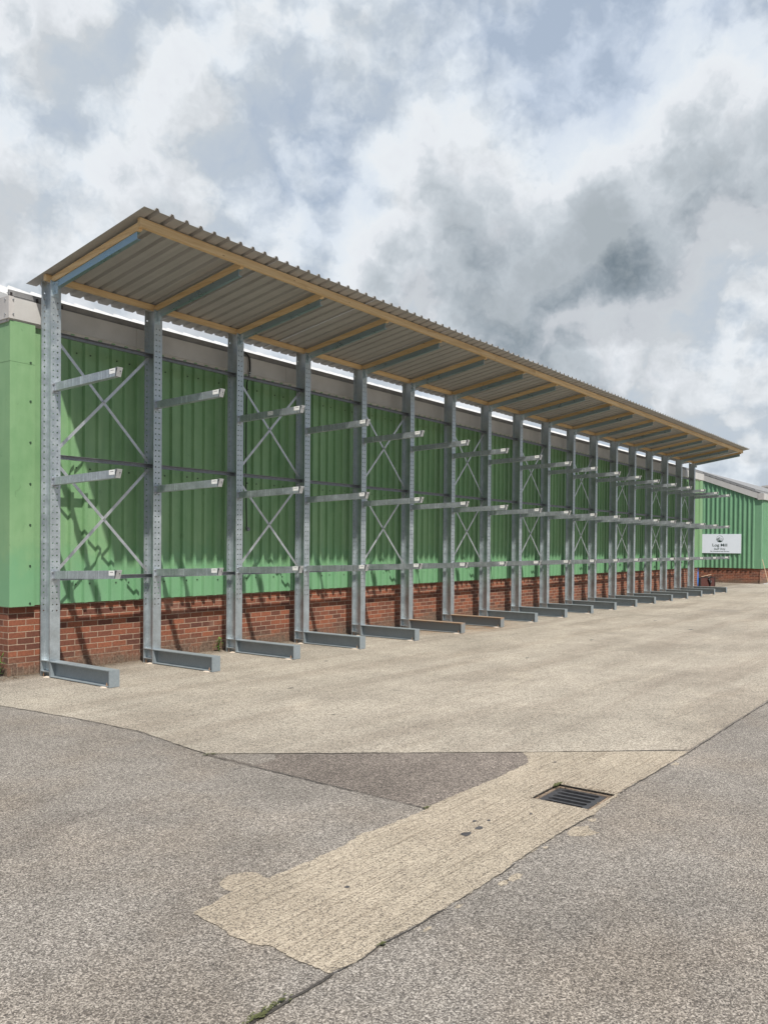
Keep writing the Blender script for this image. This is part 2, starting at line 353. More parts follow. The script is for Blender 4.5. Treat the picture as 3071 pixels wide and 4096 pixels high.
# ---------------------------------------------------------------- mesh collector
class MB:
    def __init__(s): s.v = []; s.f = []; s.m = []; s.cur = 0
    def face(s, pts):
        i = len(s.v); s.v += [tuple(p) for p in pts]; s.f.append(tuple(range(i, i+len(pts)))); s.m.append(s.cur)
    def hexa(s, q):      # q: 8 corners, bottom 4 ccw then top 4
        i = len(s.v); s.v += [tuple(p) for p in q]
        for a in ((0, 3, 2, 1), (4, 5, 6, 7), (0, 1, 5, 4), (1, 2, 6, 5), (2, 3, 7, 6), (3, 0, 4, 7)):
            s.f.append(tuple(i+k for k in a)); s.m.append(s.cur)
    def box(s, x0, x1, y0, y1, z0, z1):
        s.hexa([(x0, y0, z0), (x1, y0, z0), (x1, y1, z0), (x0, y1, z0), (x0, y0, z1), (x1, y0, z1), (x1, y1, z1), (x0, y1, z1)])
    def bar(s, a, b_, w, h, up=(0, 0, 1)):   # box section from a to b
        a = Vector(a); b_ = Vector(b_); d = (b_-a).normalized(); u = Vector(up); sd_ = d.cross(u).normalized(); u = sd_.cross(d)
        q = []
        for p in (a, b_):
            q.append([p+sd_*(w/2*i)+u*(h/2*j) for i, j in ((-1, -1), (1, -1), (1, 1), (-1, 1))])
        s.hexa(q[0]+q[1])
    def prism(s, prof, a, b_, ax):   # closed 2D profile swept along axis ax from a to b_
        def P(p, t):
            if ax == 'x': return (t, p[0], p[1])
            if ax == 'y': return (p[0], t, p[1])
            return (p[0], p[1], t)
        i = len(s.v); n = len(prof)
        s.v += [P(p, a) for p in prof]+[P(p, b_) for p in prof]
        for k in range(n):
            s.f.append((i+k, i+(k+1) % n, i+n+(k+1) % n, i+n+k)); s.m.append(s.cur)
        s.f.append(tuple(i+k for k in range(n))[::-1]); s.m.append(s.cur)
        s.f.append(tuple(i+n+k for k in range(n))); s.m.append(s.cur)
    def cyl(s, c, ax, r, l, n=10, r2=None):
        c = Vector(c); ax = Vector(ax).normalized(); t = ax.orthogonal().normalized(); u = ax.cross(t); r2 = r if r2 is None else r2
        i = len(s.v)
        for k in range(n):
            a = 2*math.pi*k/n; e = t*math.cos(a)+u*math.sin(a)
            s.v.append(tuple(c+e*r)); s.v.append(tuple(c+ax*l+e*r2))
        for k in range(n):
            a = i+2*k; c2 = i+2*((k+1) % n)
            s.f.append((a, c2, c2+1, a+1)); s.m.append(s.cur)
        s.f.append(tuple(i+2*k for k in range(n))[::-1]); s.m.append(s.cur)
        s.f.append(tuple(i+2*k+1 for k in range(n))); s.m.append(s.cur)
    def tube(s, pts, r, n=8):
        pts = [Vector(p) for p in pts]; rings = []
        pr = None
        for k, p in enumerate(pts):
            dd = (pts[min(k+1, len(pts)-1)]-pts[max(k-1, 0)]).normalized()
            t = dd.orthogonal().normalized() if pr is None else (pr-dd*pr.dot(dd)).normalized()
            pr = t; u = dd.cross(t); i = len(s.v)
            s.v += [tuple(p+(t*math.cos(2*math.pi*j/n)+u*math.sin(2*math.pi*j/n))*r) for j in range(n)]
            rings.append(i)
        for a, c in zip(rings, rings[1:]):
            for j in range(n):
                s.f.append((a+j, a+(j+1) % n, c+(j+1) % n, c+j)); s.m.append(s.cur)
        s.f.append(tuple(rings[0]+j for j in range(n))[::-1]); s.m.append(s.cur)
        s.f.append(tuple(rings[-1]+j for j in range(n))); s.m.append(s.cur)
    def poly(s, loops, z):
        pts = [Vector((*p, 0)) for l in loops for p in l]
        tr = tessellate_polygon([[Vector((*p, 0)) for p in l] for l in loops])
        i = len(s.v); s.v += [(p.x, p.y, z) for p in pts]
        for t in tr:
            a, b_, c = (pts[k] for k in t)
            if (b_-a).cross(c-a).z < 0: t = t[::-1]
            s.f.append(tuple(i+k for k in t)); s.m.append(s.cur)
    def build(s, name, mats, parent=None, loc=None, smooth=False):
        me = bpy.data.meshes.new(name); me.from_pydata(s.v, [], s.f)
        if isinstance(mats, str): mats = [mats]
        for q in mats: me.materials.append(MATS[q])
        if len(mats) > 1:
            for p_, k in zip(me.polygons, s.m): p_.material_index = k
        if smooth:
            for p_ in me.polygons: p_.use_smooth = True
        me.update()
        import bmesh
        bm = bmesh.new(); bm.from_mesh(me); bmesh.ops.recalc_face_normals(bm, faces=bm.faces) if not getattr(s, 'flat', False) else None
        bm.to_mesh(me); bm.free()
        o = bpy.data.objects.new(name, me); C.objects.link(o)
        if parent: o.parent = parent
        if loc: o.location = loc
        return o
def tag(o, label=None, cat=None, group=None, kind=None):
    for k, v in (('label', label), ('category', cat), ('group', group), ('kind', kind)):
        if v: o[k] = v
    return o
def empty(name, loc, label, cat, group=None):
    o = bpy.data.objects.new(name, None); C.objects.link(o); o.location = loc; o.empty_display_size = .2
    return tag(o, label, cat, group)
def copy_part(o, parent, loc=None):
    c = o.copy(); C.objects.link(c); c.parent = parent
    if loc is not None: c.location = loc
    for ch in list(o.children):
        g = ch.copy(); C.objects.link(g); g.parent = c
    return c

# ---------------------------------------------------------------- ground
DX0, DX1, DY0, DY1 = -.80, -.405, -7.055, -6.655     # gully hole
hole = [(DX0, DY0), (DX1, DY0), (DX1, DY1), (DX0, DY1)]
g = MB(); g.flat = True
XS = [-600, DX0, DX1, 900]; YS = [-600, DY0, DY1, 900]
for i in range(3):
    for j in range(3):
        if (i, j) == (1, 1): continue
        g.face([(XS[i], YS[j], 0), (XS[i+1], YS[j], 0), (XS[i+1], YS[j+1], 0), (XS[i], YS[j+1], 0)])
tag(g.build('ground', 'asphalt'), kind='structure', label='grey brown exposed aggregate asphalt yard')

def rough(pts, amp, step=.05, closed=True, seed=1, keep=()):
    rnd = random.Random(seed); out = []; n = len(pts)
    for i in range(n if closed else n-1):
        a = Vector(pts[i]); c = Vector(pts[(i+1) % n]); L = (c-a).length
        k = max(1, min(400, int(L/step))); nr = Vector((-(c-a).y, (c-a).x)).normalized()
        off = 0
        for j in range(k):
            p = a+(c-a)*(j/k)
            off = off*.7+rnd.gauss(0, amp)*.6
            if j and i not in keep: p = p+nr*off
            out.append((p.x, p.y))
    if not closed: out.append(tuple(pts[-1]))
    return out
AP = [(-1.335, 60), (-1.325, -1.1), (-1.20, -2.2), (-1.17, -3.1), (-1.335, -4.19), (.253, -6.10), (1.12, -7.08), (60, -7.12), (60, 60)]
ap = rough(AP, .006, .06, keep=(0, 7, 8, 4))
g = MB(); g.flat = True; g.poly([ap], .004)
tag(g.build('concrete_apron', 'apron'), kind='structure', label='pale buff concrete apron in front of the rack')
TRI = [(-1.35, -4.21), (-1.39, -6.26), (-.42, -6.30), (-.05, -6.30), (.235, -6.10)]
tri = rough(TRI, .006, .04, keep=(4, 0))
g = MB(); g.flat = True; g.poly([tri], .0022)
tag(g.build('asphalt_patch', 'asphalt_pink'), kind='structure', label='darker pinkish triangle of tarmac between the slabs')
ST = [(-3.243, -7.047), (-3.101, -7.066), (-2.948, -7.058), (-2.686, -7.08), (-2.203, -7.093), (-1.944, -7.088), (-1.715, -7.075), (-1.268, -7.075), (-.886, -7.105), (-.60, -7.085), (-.29, -7.062), (.466, -7.085), (1.078, -7.088), (.225, -6.07), (.06, -6.20), (-.023, -6.245), (-.139, -6.25),
      (-.59, -6.262), (-1.11, -6.236), (-1.471, -6.25), (-1.71, -6.245), (-2.038, -6.206), (-2.265, -6.255), (-2.391, -6.239), (-2.578, -6.236), (-2.706, -6.231), (-2.747, -6.235), (-2.949, -6.215), (-3.086, -6.23), (-3.182, -6.236),
      (-3.225, -6.256), (-3.234, -6.414), (-3.262, -6.539), (-3.262, -6.648), (-3.226, -6.717), (-3.238, -6.806), (-3.244, -6.918)]
st = rough(ST, .007, .018, keep=(12,))
LOBE = rough([(-2.949, -6.222), (-2.965, -6.17), (-2.932, -6.091), (-2.845, -6.051), (-2.771, -6.082), (-2.733, -6.151), (-2.745, -6.24)], .006, .02, seed=4)
g = MB(); g.flat = True; g.poly([st, hole], .0035)
g.poly([LOBE], .0018)
# fragments of the screed that broke over the joint
g.poly([rough([(-1.227, -7.10), (-1.134, -7.105), (-1.074, -7.151), (-1.139, -7.197), (-1.145, -7.262), (-1.258, -7.209), (-1.302, -7.136)], .006, .015, seed=9)], .0015)
for (fx, fy, r, sd_) in ((-2.02, -7.17, .045, 5), (-2.10, -7.155, .03, 6), (-2.72, -7.13, .022, 7), (-.97, -7.13, .035, 8), (-1.55, -7.11, .02, 12), (.62, -7.12, .04, 13), (-2.45, -7.12, .02, 14)):
    rnd = random.Random(sd_)
    lp = [(fx+math.cos(t)*r*rnd.uniform(.7, 1.9), fy+math.sin(t)*r*rnd.uniform(.35, .8)) for t in [k*2*math.pi/16 for k in range(16)]]
    g.poly([rough(lp, .003, .01, seed=sd_)], .0015)
tag(g.build('concrete_strip', 'strip'), kind='structure', label='cream brushed concrete strip with ragged edges')
# joints and cracks
def joint(pts, w0, w1, seed, z=.0058):
    g = MB(); g.flat = True; rnd = random.Random(seed)
    L = rough(pts, .004, .03, closed=False, seed=seed); A = []; B = []
    ww = w0
    for i, p in enumerate(L):
        a = Vector(L[max(i-1, 0)]); c = Vector(L[min(i+1, len(L)-1)]); nr = Vector((-(c-a).y, (c-a).x)).normalized()
        ww = ww*.8+rnd.uniform(w0, w1)*.2 if rnd.random() > .08 else w0*.4
        A.append((p[0]+nr.x*ww/2, p[1]+nr.y*ww/2, z)); B.append((p[0]-nr.x*ww/2, p[1]-nr.y*ww/2, z))
    for i in range(len(L)-1): g.face([A[i], B[i], B[i+1], A[i+1]])
    return g
JT = [([(-1.36, -4.15), (-1.40, -6.25)], .004, .013, 2), ([(-1.33, -4.19), (.253, -6.105), (1.12, -7.08)], .003, .009, 3), ([(-4.6, -7.03), (-3.24, -7.055)], .008, .020, 4),
      ([(-3.243, -7.052), (-3.101, -7.072), (-2.948, -7.064), (-2.686, -7.086), (-2.203, -7.099), (-1.944, -7.094), (-1.715, -7.081), (-1.268, -7.081), (-.886, -7.111)], .003, .012, 5), ([(-.36, -7.068), (.466, -7.090), (1.12, -7.10)], .003, .010, 6), ([(1.12, -7.10), (6, -7.12), (14, -7.12)], .006, .018, 16), ([(-1.34, -.5), (-1.335, -1.1), (-1.21, -2.2), (-1.18, -3.1), (-1.34, -4.19)], .003, .012, 9),
      ([(4.16, -5.7), (4.39, -7.1)], .003, .008, 10), ([(4.16, -5.7), (3.6, -4.6)], .002, .005, 11), ([(2.2, -1.9), (6.5, -1.95)], .002, .005, 12), ([(6.5, -1.95), (20., -2.0)], .003, .009, 13)]
g = MB(); g.flat = True
for q in JT:
    j = joint(*q); i = len(g.v); g.v += j.v; g.f += [tuple(i+k for k in f) for f in j.f]; g.m += [0]*len(j.f)
tag(g.build('pavement_joint', 'joint_dark'), kind='structure', label='dark dirt filled joints between the slabs')
g = MB(); g.flat = True; rnd = random.Random(5)
for (x, y, r) in ((-1.508, -6.68, .030), (-1.637, -6.675, .042), (-1.42, -6.60, .02), (-1.36, -6.66, .016), (-2.6, -6.6, .018), (.1, -6.4, .018), (-1.10, -6.80, .013)):
    g.poly([[(x+math.cos(t)*r*rnd.uniform(.6, 1.25), y+math.sin(t)*r*rnd.uniform(.45, .8)) for t in [k*2*math.pi/12 for k in range(12)]]], .0056)
for (x, y, r) in ((3.1, -1.6, .03), (1.2, -2.7, .03), (5.2, -3.6, .04), (8, -3.4, .05), (11, -4.2, .07), (.4, -4.0, .02), (12.5, -3.0, .06)):
    g.poly([[(x+math.cos(t)*r*rnd.uniform(.8, 2.2), y+math.sin(t)*r*rnd.uniform(.3, .6)) for t in [k*2*math.pi/12 for k in range(12)]]], .0065)
tag(g.build('tar_spots', 'tar'), kind='structure', label='small dark spots on the concrete')
# puddle-shaped mortar patch at the tip of the triangle
g = MB(); g.flat = True; g.poly([rough([(-1.33, -4.24), (-1.02, -4.60), (-1.12, -4.72), (-1.34, -4.70)], .006, .03, seed=8)], .0034)
tag(g.build('mortar_patch', 'apron' if False else 'joint_dark' if False else 'asphalt'), kind='structure', label='smooth grey mortar patch at the point of the triangle')

# drain
dr = empty('drain_cover', (-.60, -6.855, 0), 'dark cast iron slotted gully grate sunk in the cream concrete strip', 'drain')
T = Matrix.Translation((.60, 6.855, 0))
def local(mb, ox, oy, oz=0):
    mb.v = [(x-ox, y-oy, z-oz) for x, y, z in mb.v]; return mb
g = MB()
px0, px1, py0, py1, zt = -.785, -.42, -7.005, -6.672, -.018
slots = [-.730, -.6625, -.595, -.5275, -.460]; sw = .0225
xs = [px0]
for s_ in slots: xs += [s_-sw, s_+sw]
xs.append(px1)
for a, c in zip(xs[0::2], xs[1::2]): g.box(a, c, py0, py1, zt-.03, zt)
for s_ in slots:
    for ya, yb, sg in ((py0, py0+.045, 1), (py1-.045, py1, -1)):
        ye = yb if sg == 1 else ya; yo = ya if sg == 1 else yb
        arc = [(s_+sw*math.cos(t), ye+sg*sw*(1-math.sin(t))-sg*0) for t in [math.pi*k/8 for k in range(9)]]
        prof = [(s_+sw, yo)]+[(s_+sw*math.cos(t), ye+sg*.014-sg*sw*math.sin(t)) for t in [math.pi*k/8 for k in range(9)]]+[(s_-sw, yo)]
        g.prism(prof, zt-.03, zt, 'z')
local(g, -.60, -6.855).build('grate', 'cast_iron', dr)
g = MB()
g.box(DX0, px0-.003, DY0, DY1, -.06, -.012); g.box(px1+.003, DX1, DY0, DY1, -.06, -.012)
g.box(px0-.003, px1+.003, DY0, py0-.003, -.06, -.020); g.box(px0-.003, px1+.003, py1+.003, DY1, -.06, -.012)
local(g, -.60, -6.855).build('frame', 'sand', dr)
g = MB()
for a, c in ((hole[0], hole[1]), (hole[1], hole[2]), (hole[2], hole[3]), (hole[3], hole[0])):
    g.face([(a[0], a[1], -.5), (c[0], c[1], -.5), (c[0], c[1], .0), (a[0], a[1], .0)])
g.face([(DX0, DY0, -.5), (DX1, DY0, -.5), (DX1, DY1, -.5), (DX0, DY1, -.5)])
g.flat = True
local(g, -.60, -6.855).build('pit', 'pit', dr)

# ---------------------------------------------------------------- the rack
def PX(k): return k*1.491583 - 6.0390e-4*k*k + 1.05109e-4*k**3
N = 18; H = 4.711; WF = .1335; DEP = .2
rack = empty('cantilever_rack', (0, 0, 0), 'long galvanised steel cantilever rack of eighteen uprights with empty arms', 'rack')

def holed_flange(g, x0, x1, y, z0, z1, cols, pitch, zs, r, th):
    """plate facing +-y with real bolt holes; y is the front face, th the thickness towards +y"""
    n = int((z1-zs)/pitch)
    bounds = [x0]+[(a+c)/2 for a, c in zip(cols, cols[1:])]+[x1]
    g.box(x0, x1, y, y+th, z0, zs-pitch/2)
    ze = zs-pitch/2+n*pitch
    g.box(x0, x1, y, y+th, ze, z1)
    K = 8
    for i in range(n):
        zc = zs+i*pitch; za, zb = zc-pitch/2, zc+pitch/2
        for ci, cx_ in enumerate(cols):
            xa, xb = bounds[ci], bounds[ci+1]
            outer = [(xb, zc), (xb, zb), (cx_, zb), (xa, zb), (xa, zc), (xa, za), (cx_, za), (xb, za)]
            inner = [(cx_+r*math.cos(2*math.pi*k/K), zc+r*math.sin(2*math.pi*k/K)) for k in range(K)]
            for k in range(K):
                k2 = (k+1) % K
                for yy in (y, y+th):
                    g.face([(outer[k][0], yy, outer[k][1]), (outer[k2][0], yy, outer[k2][1]), (inner[k2][0], yy, inner[k2][1]), (inner[k][0], yy, inner[k][1])])
                g.face([(inner[k][0], y, inner[k][1]), (inner[k2][0], y, inner[k2][1]), (inner[k2][0], y+th, inner[k2][1]), (inner[k][0], y+th, inner[k][1])])
        for xe in (x0, x1):
            g.face([(xe, y, za), (xe, y+th, za), (xe, y+th, zb), (xe, y, zb)])

g = MB(); g.flat = True
hw = WF/2
holed_flange(g, -hw, hw, 0., .0, H, [-.031, .024], .0732, .796, .0112, .009)
holed_flange(g, -hw, hw, DEP-.009, .0, H+.02, [-.029, .029], .0732, .79, .0112, .009)
g.box(-.0035, .0035, .009, DEP-.009, 0, H)
for zz_ in (.19, .062):
    g.box(-hw+.002, -.0035, .009, DEP-.009, zz_, zz_+.008); g.box(.0035, hw-.002, .009, DEP-.009, zz_, zz_+.008)
# splice lines welded across the front flange
upr = g.build('upright', 'galv', rack, (0, 0, 0))
g = MB(); g.cyl((-.045, .16, .0), (0, 0, 1), .006, .055, 8); g.cyl((-.045, .16, .022), (0, 0, 1), .012, .010, 6)
g.build('anchor_bolt', 'bolt_brass', upr)
rnd = random.Random(3)
def pad(x, y, sx, sy, sd_):
    rnd = random.Random(sd_); g = MB(); n = 12
    lo = [(x+math.cos(2*math.pi*k/n)*sx*rnd.uniform(.8, 1.25), y+math.sin(2*math.pi*k/n)*sy*rnd.uniform(.8, 1.2)) for k in range(n)]
    hi = [(x+(p[0]-x)*.6, y+(p[1]-y)*.6) for p in lo]
    for k in range(n):
        k2 = (k+1) % n
        g.face([(*lo[k], .002), (*lo[k2], .002), (*hi[k2], .014), (*hi[k], .014)])
    g.face([(*p, .014) for p in hi]); return g
pad(-.02, .06, .085, .075, 1).build('grout_pad', 'grout', upr)

L = 1.166; HB = .197; zb = .012
g = MB()
g.box(-hw, hw, -L+.010, -.001, HB-.009, HB)
g.box(-hw, hw, -L+.010, -.001, zb, zb+.009)
g.box(-.0035, .0035, -L+.010, -.001, zb+.009, HB-.009)
g.box(-hw-.001, hw+.001, -L, -L+.010, zb-.004, HB+.001)
g.box(-hw+.004, -.0035, -.016, -.001, zb+.009, HB-.009)      # end stiffener at the column
foot = g.build('foot', 'foot_paint', rack, (0, 0, 0))
g = MB(); g.cyl((-.045, -L+.075, .02), (0, 0, 1), .006, .035, 8); g.cyl((-.045, -L+.075, .022), (0, 0, 1), .012, .010, 6)
g.build('anchor_bolt', 'bolt_brass', foot)
pad(-.03, -L+.10, .075, .085, 6).build('grout_pad', 'grout', foot)

# arm: origin at the front face of the column, at the top of the arm root
def make_arm():
    g = MB(); w_ = .033; h = .092; y1 = -1.205; rise = .036; t = .0035
    def zt(y): return -y/1.2*rise-.002
    y0 = -.006
    def side(x):
        g.hexa([(x-t/2, y0, zt(y0)-h), (x+t/2, y0, zt(y0)-h), (x+t/2, y1, zt(y1)-h), (x-t/2, y1, zt(y1)-h),
                (x-t/2, y0, zt(y0)-t), (x+t/2, y0, zt(y0)-t), (x+t/2, y1-.018, zt(y1)-t), (x-t/2, y1-.018, zt(y1)-t)])
    side(-w_+t/2); side(w_-t/2)
    g.hexa([(-w_, y0, zt(y0)-t), (w_, y0, zt(y0)-t), (w_, y1-.018, zt(y1)-t), (-w_, y1-.018, zt(y1)-t),
            (-w_, y0, zt(y0)), (w_, y0, zt(y0)), (w_, y1-.018, zt(y1)), (-w_, y1-.018, zt(y1))])
    g.hexa([(-w_+t, y0, zt(y0)-h), (w_-t, y0, zt(y0)-h), (w_-t, y1+.02, zt(y1)-h), (-w_+t, y1+.02, zt(y1)-h),
            (-w_+t, y0, zt(y0)-h+t), (w_-t, y0, zt(y0)-h+t), (w_-t, y1+.02, zt(y1)-h+t), (-w_+t, y1+.02, zt(y1)-h+t)])
    g.box(-.052, .042, -.006, -.001, -.118, .014)             # bolting plate against the flange
    g.box(-.020, .040, -.020, -.006, -.118, -.1)
    o = g.build('arm', 'galv_arm', rack)
    # folded end plate, leaning outwards at the top
    g = MB(); zt1 = zt(y1)
    g.hexa([(-w_+.004, y1-.012, zt1-h+.000), (w_+.002, y1-.012, zt1-h-.002), (w_+.002, y1-.008, zt1-h-.002), (-w_+.004, y1-.008, zt1-h),
            (-w_+.002, y1-.046, zt1+.002), (w_+.003, y1-.046, zt1+.002), (w_+.003, y1-.042, zt1+.002), (-w_+.002, y1-.042, zt1+.002)])
    g.hexa([(-w_+.002, y1-.046, zt1+.0015), (w_+.003, y1-.046, zt1+.0015), (w_+.003, y1-.010, zt1+.0015), (-w_+.002, y1-.010, zt1+.0015),
            (-w_+.002, y1-.046, zt1+.005), (w_+.003, y1-.046, zt1+.005), (w_+.003, y1-.010, zt1+.0045), (-w_+.002, y1-.010, zt1+.0045)])
    e = g.build('end_cap', 'cap_steel', o)
    g = MB(); g.cyl((.012, y1-.034, zt1-.034), (0, -1, -.25), .0055, .0045, 8)
    ec = g.build('bolt_hole', 'hole_dark', o)
    g = MB(); g.cyl((-.036, -.006, -.018), (0, -1, 0), .012, .012, 6); g.cyl((-.036, -.018, -.018), (0, -1, 0), .006, .012, 8)
    g.build('bolt', 'bolt', o)
    g = MB(); g.cyl((-.036, -.006, -.094), (0, -1, 0), .011, .008, 6); g.build('bolt', 'bolt', o)
    # paper sticker near the tip, printed
    g = MB()
    a, c = -1.105, -1.205; xo = -w_-.0012
    g.hexa([(xo, a, zt(a)-.056), (xo+.001, a, zt(a)-.056), (xo+.001, c, zt(c)-.056), (xo, c, zt(c)-.056),
            (xo, a, zt(a)-.001), (xo+.001, a, zt(a)-.001), (xo+.001, c, zt(c)-.001), (xo, c, zt(c)-.001)])
    g.cur = 1
    r = random.Random(4); y = a-.022
    while y > c+.022:
        l = r.uniform(.003, .008); zc = zt(y)-.020
        g.hexa([(xo-.0006, y, zc-.004), (xo, y, zc-.004), (xo, y-l, zc-.004), (xo-.0006, y-l, zc-.004), (xo-.0006, y, zc+.004), (xo, y, zc+.004), (xo, y-l, zc+.004), (xo-.0006, y-l, zc+.004)])
        y -= l+.0028
    g.build('sticker', ['sticker_white', 'ink'], o)
    return o
arm0 = make_arm()
ZR = [1.3066-.036, 2.420-.036, 3.5355-.036]
first = True
for k in range(N):
    u = upr if k == 0 else copy_part(upr, rack)
    u.location = (PX(k), 0, 0); u['group'] = 'uprights of the rack'
    f = foot if k == 0 else copy_part(foot, rack)
    f.location = (PX(k), 0, 0)
    f['group'] = 'feet of the rack'
    if k in (5, 6):
        f.data = f.data.copy() if k == 5 else rust_me
        if k == 5: rust_me = f.data; rust_me.materials[0] = MATS['foot_rust']
        f['label'] = 'foot stained with orange rust'
    for j, z in enumerate(ZR):
        a = arm0 if first else copy_part(arm0, rack); first = False
        rr = random.Random(k*3+j)
        a.location = (PX(k)+rr.uniform(-.0015, .0015), 0, z+rr.uniform(-.003, .003)); a.rotation_euler = (0, rr.uniform(-.012, .012), rr.uniform(-.006, .006))
        a['group'] = 'arms of the rack'
        if (k, j) == (2, 2):
            a['label'] = 'top arm with a second handwritten sticker halfway along'
            g = MB(); xo = -.0342
            g.hexa([(xo, -.60, -.050), (xo+.001, -.60, -.050), (xo+.001, -.70, -.047), (xo, -.70, -.047), (xo, -.60, .004), (xo+.001, -.60, .004), (xo+.001, -.70, .007), (xo, -.70, .007)])
            g.cur = 1; r = random.Random(8)
            for zc, y0_, y1_ in ((-.012, -.615, -.68), (-.033, -.612, -.688)):
                y = y0_
                while y > y1_:
                    l = r.uniform(.003, .010); dz = r.uniform(-.004, .004)
                    g.box(xo-.0006, xo, y-l, y, zc-.003+dz, zc+.004+dz*.5); y -= l+.004
            g.build('sticker', ['sticker_white', 'ink'], a)

# ties (small channels) and flat braces behind the front flanges
for k in range(N-1):
    x0, x1 = PX(k)+.005, PX(k+1)-.005
    for z in (4.137, 2.668, 1.202):
        g = MB(); y = .075
        prof = [(y, z-.050), (y+.040, z-.050), (y+.040, z), (y, z), (y, z-.004), (y+.036, z-.004), (y+.036, z-.046), (y, z-.046)]
        g.prism(prof, 0, x1-x0, 'x')
        g.box(-.0, .006, y+.004, y+.035, z-.075, z-.002-.046)
        o = g.build('tie_beam', 'tie_steel', rack, (x0, 0, 0)); o['group'] = 'tie beams of the rack'
    if k % 2 == 0:
        for zt_, zl in ((4.085, 2.700), (2.600, 1.235)):
            for s_ in (0, 1):
                a = Vector((.055, .115 if s_ else .128, zt_ if s_ == 0 else zl)); c = Vector((x1-x0-.055, .115 if s_ else .128, zl if s_ == 0 else zt_))
                g = MB(); g.bar(a, c, .005, .038, up=(0, 0, 1))
                o = g.build('brace', 'brace_steel', rack, (x0, 0, 0)); o['group'] = 'cross braces of the rack'
                if s_ == 1:
                    g = MB(); g.cyl(((x1-x0)/2, .112, (zt_+zl)/2), (0, -1, 0), .011, .012, 6); g.build('bolt', 'bolt', o)

# ---------------------------------------------------------------- canopy on top of the rack
can = empty('canopy_roof', (0, 0, 4.71), 'grey box profile sheet canopy on timber framing over the rack', 'canopy')
SL = .176
def zs(y): return 4.785-SL*(y-.075)-4.71      # underside of the sheets (local z)
OZ = 4.71
# steel channel arms
def channel():
    g = MB(); h = .080; t = .004; x0 = -.020; fl = .050
    def P(y): return 4.620-OZ + (-y)*.1652
    ya, yb = -.004, -1.557
    def slab(xa, xb, za, zb_):
        g.hexa([(xa, ya, P(ya)+za), (xb, ya, P(ya)+za), (xb, yb, P(yb)+za), (xa, yb, P(yb)+za), (xa, ya, P(ya)+zb_), (xb, ya, P(ya)+zb_), (xb, yb, P(yb)+zb_), (xa, yb, P(yb)+zb_)])
    slab(x0, x0+t, 0, h); slab(x0+t, x0+fl, 0, t); slab(x0+t, x0+fl, h-t, h)
    o = g.build('roof_arm', 'channel_zinc', can)
    g = MB()
    g.box(-.062, .030, -.006, -.001, -.190, -.002)
    g.box(-.026, -.0205, -.075, -.006, -.160, -.020)
    g.cyl((-.045, -.006, -.035), (0, -1, 0), .012, .012, 6); g.cyl((-.026, -.050, -.050), (-1, 0, 0), .012, .012, 6)
    g.cyl((-.045, -.006, -.12), (0, -1, 0), .012, .010, 6)
    g.build('bracket', 'zinc', o)
    return o
ch0 = channel()
g = MB()
def slopebar(g, x0, x1, ya, yb, fb, ft):
    g.hexa([(x0, ya, fb(ya)), (x1, ya, fb(ya)), (x1, yb, fb(yb)), (x0, yb, fb(yb)), (x0, ya, ft(ya)), (x1, ya, ft(ya)), (x1, yb, ft(yb)), (x0, yb, ft(yb))])
slopebar(g, -.028, .020, .048, -1.598, lambda y: 4.7025-OZ-.1652*y+.0, lambda y: 4.776-OZ-.170*y)
raf0 = g.build('rafter', 'timber_y', can)
for k in range(N):
    rr = random.Random(k+50)
    o = ch0 if k == 0 else copy_part(ch0, can); o.location = (PX(k), 0, 0)
    o.rotation_euler = (0, 0, rr.uniform(-.006, .006))
    o = raf0 if k == 0 else copy_part(raf0, can); o.location = (PX(k)+rr.uniform(-.006, .006), 0, 0); o.rotation_euler = (0, 0, rr.uniform(-.005, .005))
xe = PX(17)
# front purlin in lengths of about 4.5 m, butt jointed
ps = [-.045]+[PX(k)+.35 for k in (3, 6, 9, 12, 15)]+[xe+.05]
for a, c in zip(ps, ps[1:]):
    g = MB(); g.box(0, c-a-.002, -1.650, -1.600, zs(-1.625)-.098, zs(-1.625)-.002)
    g.build('purlin', 'timber', can, (a, 0, random.Random(a).uniform(-.002, .001)))
ps = [-.10]+[PX(k)+.02 for k in (3, 6, 9, 12, 15)]+[xe+.06]
for a, c in zip(ps, ps[1:]):
    g = MB(); g.box(0, c-a-.002, .050, .098, .002, .074); g.build('purlin', 'timber', can, (a, 0, 0))
# sheets: pans with upstanding ribs, each 1 m cover
def sheet(x0, x1, seed):
    g = MB(); pts = []; x = x0; rr = random.Random(seed)
    pan, sl_, cr, hh = .136, .018, .028, .034
    x = x0; pts.append((x, 0))
    nrib = int(round((x1-x0)/.2))
    for i in range(nrib):
        e = x0+(i+1)*.2
        pts += [(e-sl_*2-cr, 0), (e-sl_-cr, hh), (e-sl_, hh), (e, 0)]
    y0, y1 = .42, -1.835+rr.uniform(-.004, .004); t = .0015
    for (xa, ha), (xb, hb_) in zip(pts, pts[1:]):
        q = []
        for dz in (0, t):
            q += [(xa-x0, y0, zs(y0)+ha+dz), (xb-x0, y0, zs(y0)+hb_+dz), (xb-x0, y1, zs(y1)+hb_+dz), (xa-x0, y1, zs(y1)+ha+dz)]
        g.hexa(q)
    return g.build('roof_sheet', 'canopy_sheet', can, (x0, rr.uniform(-.004, .004), .0008+.0022*(seed % 2)))
x = -.135; i = 0
while x < xe+.1:
    sheet(x, x+1.0, i); x += 1.0; i += 1

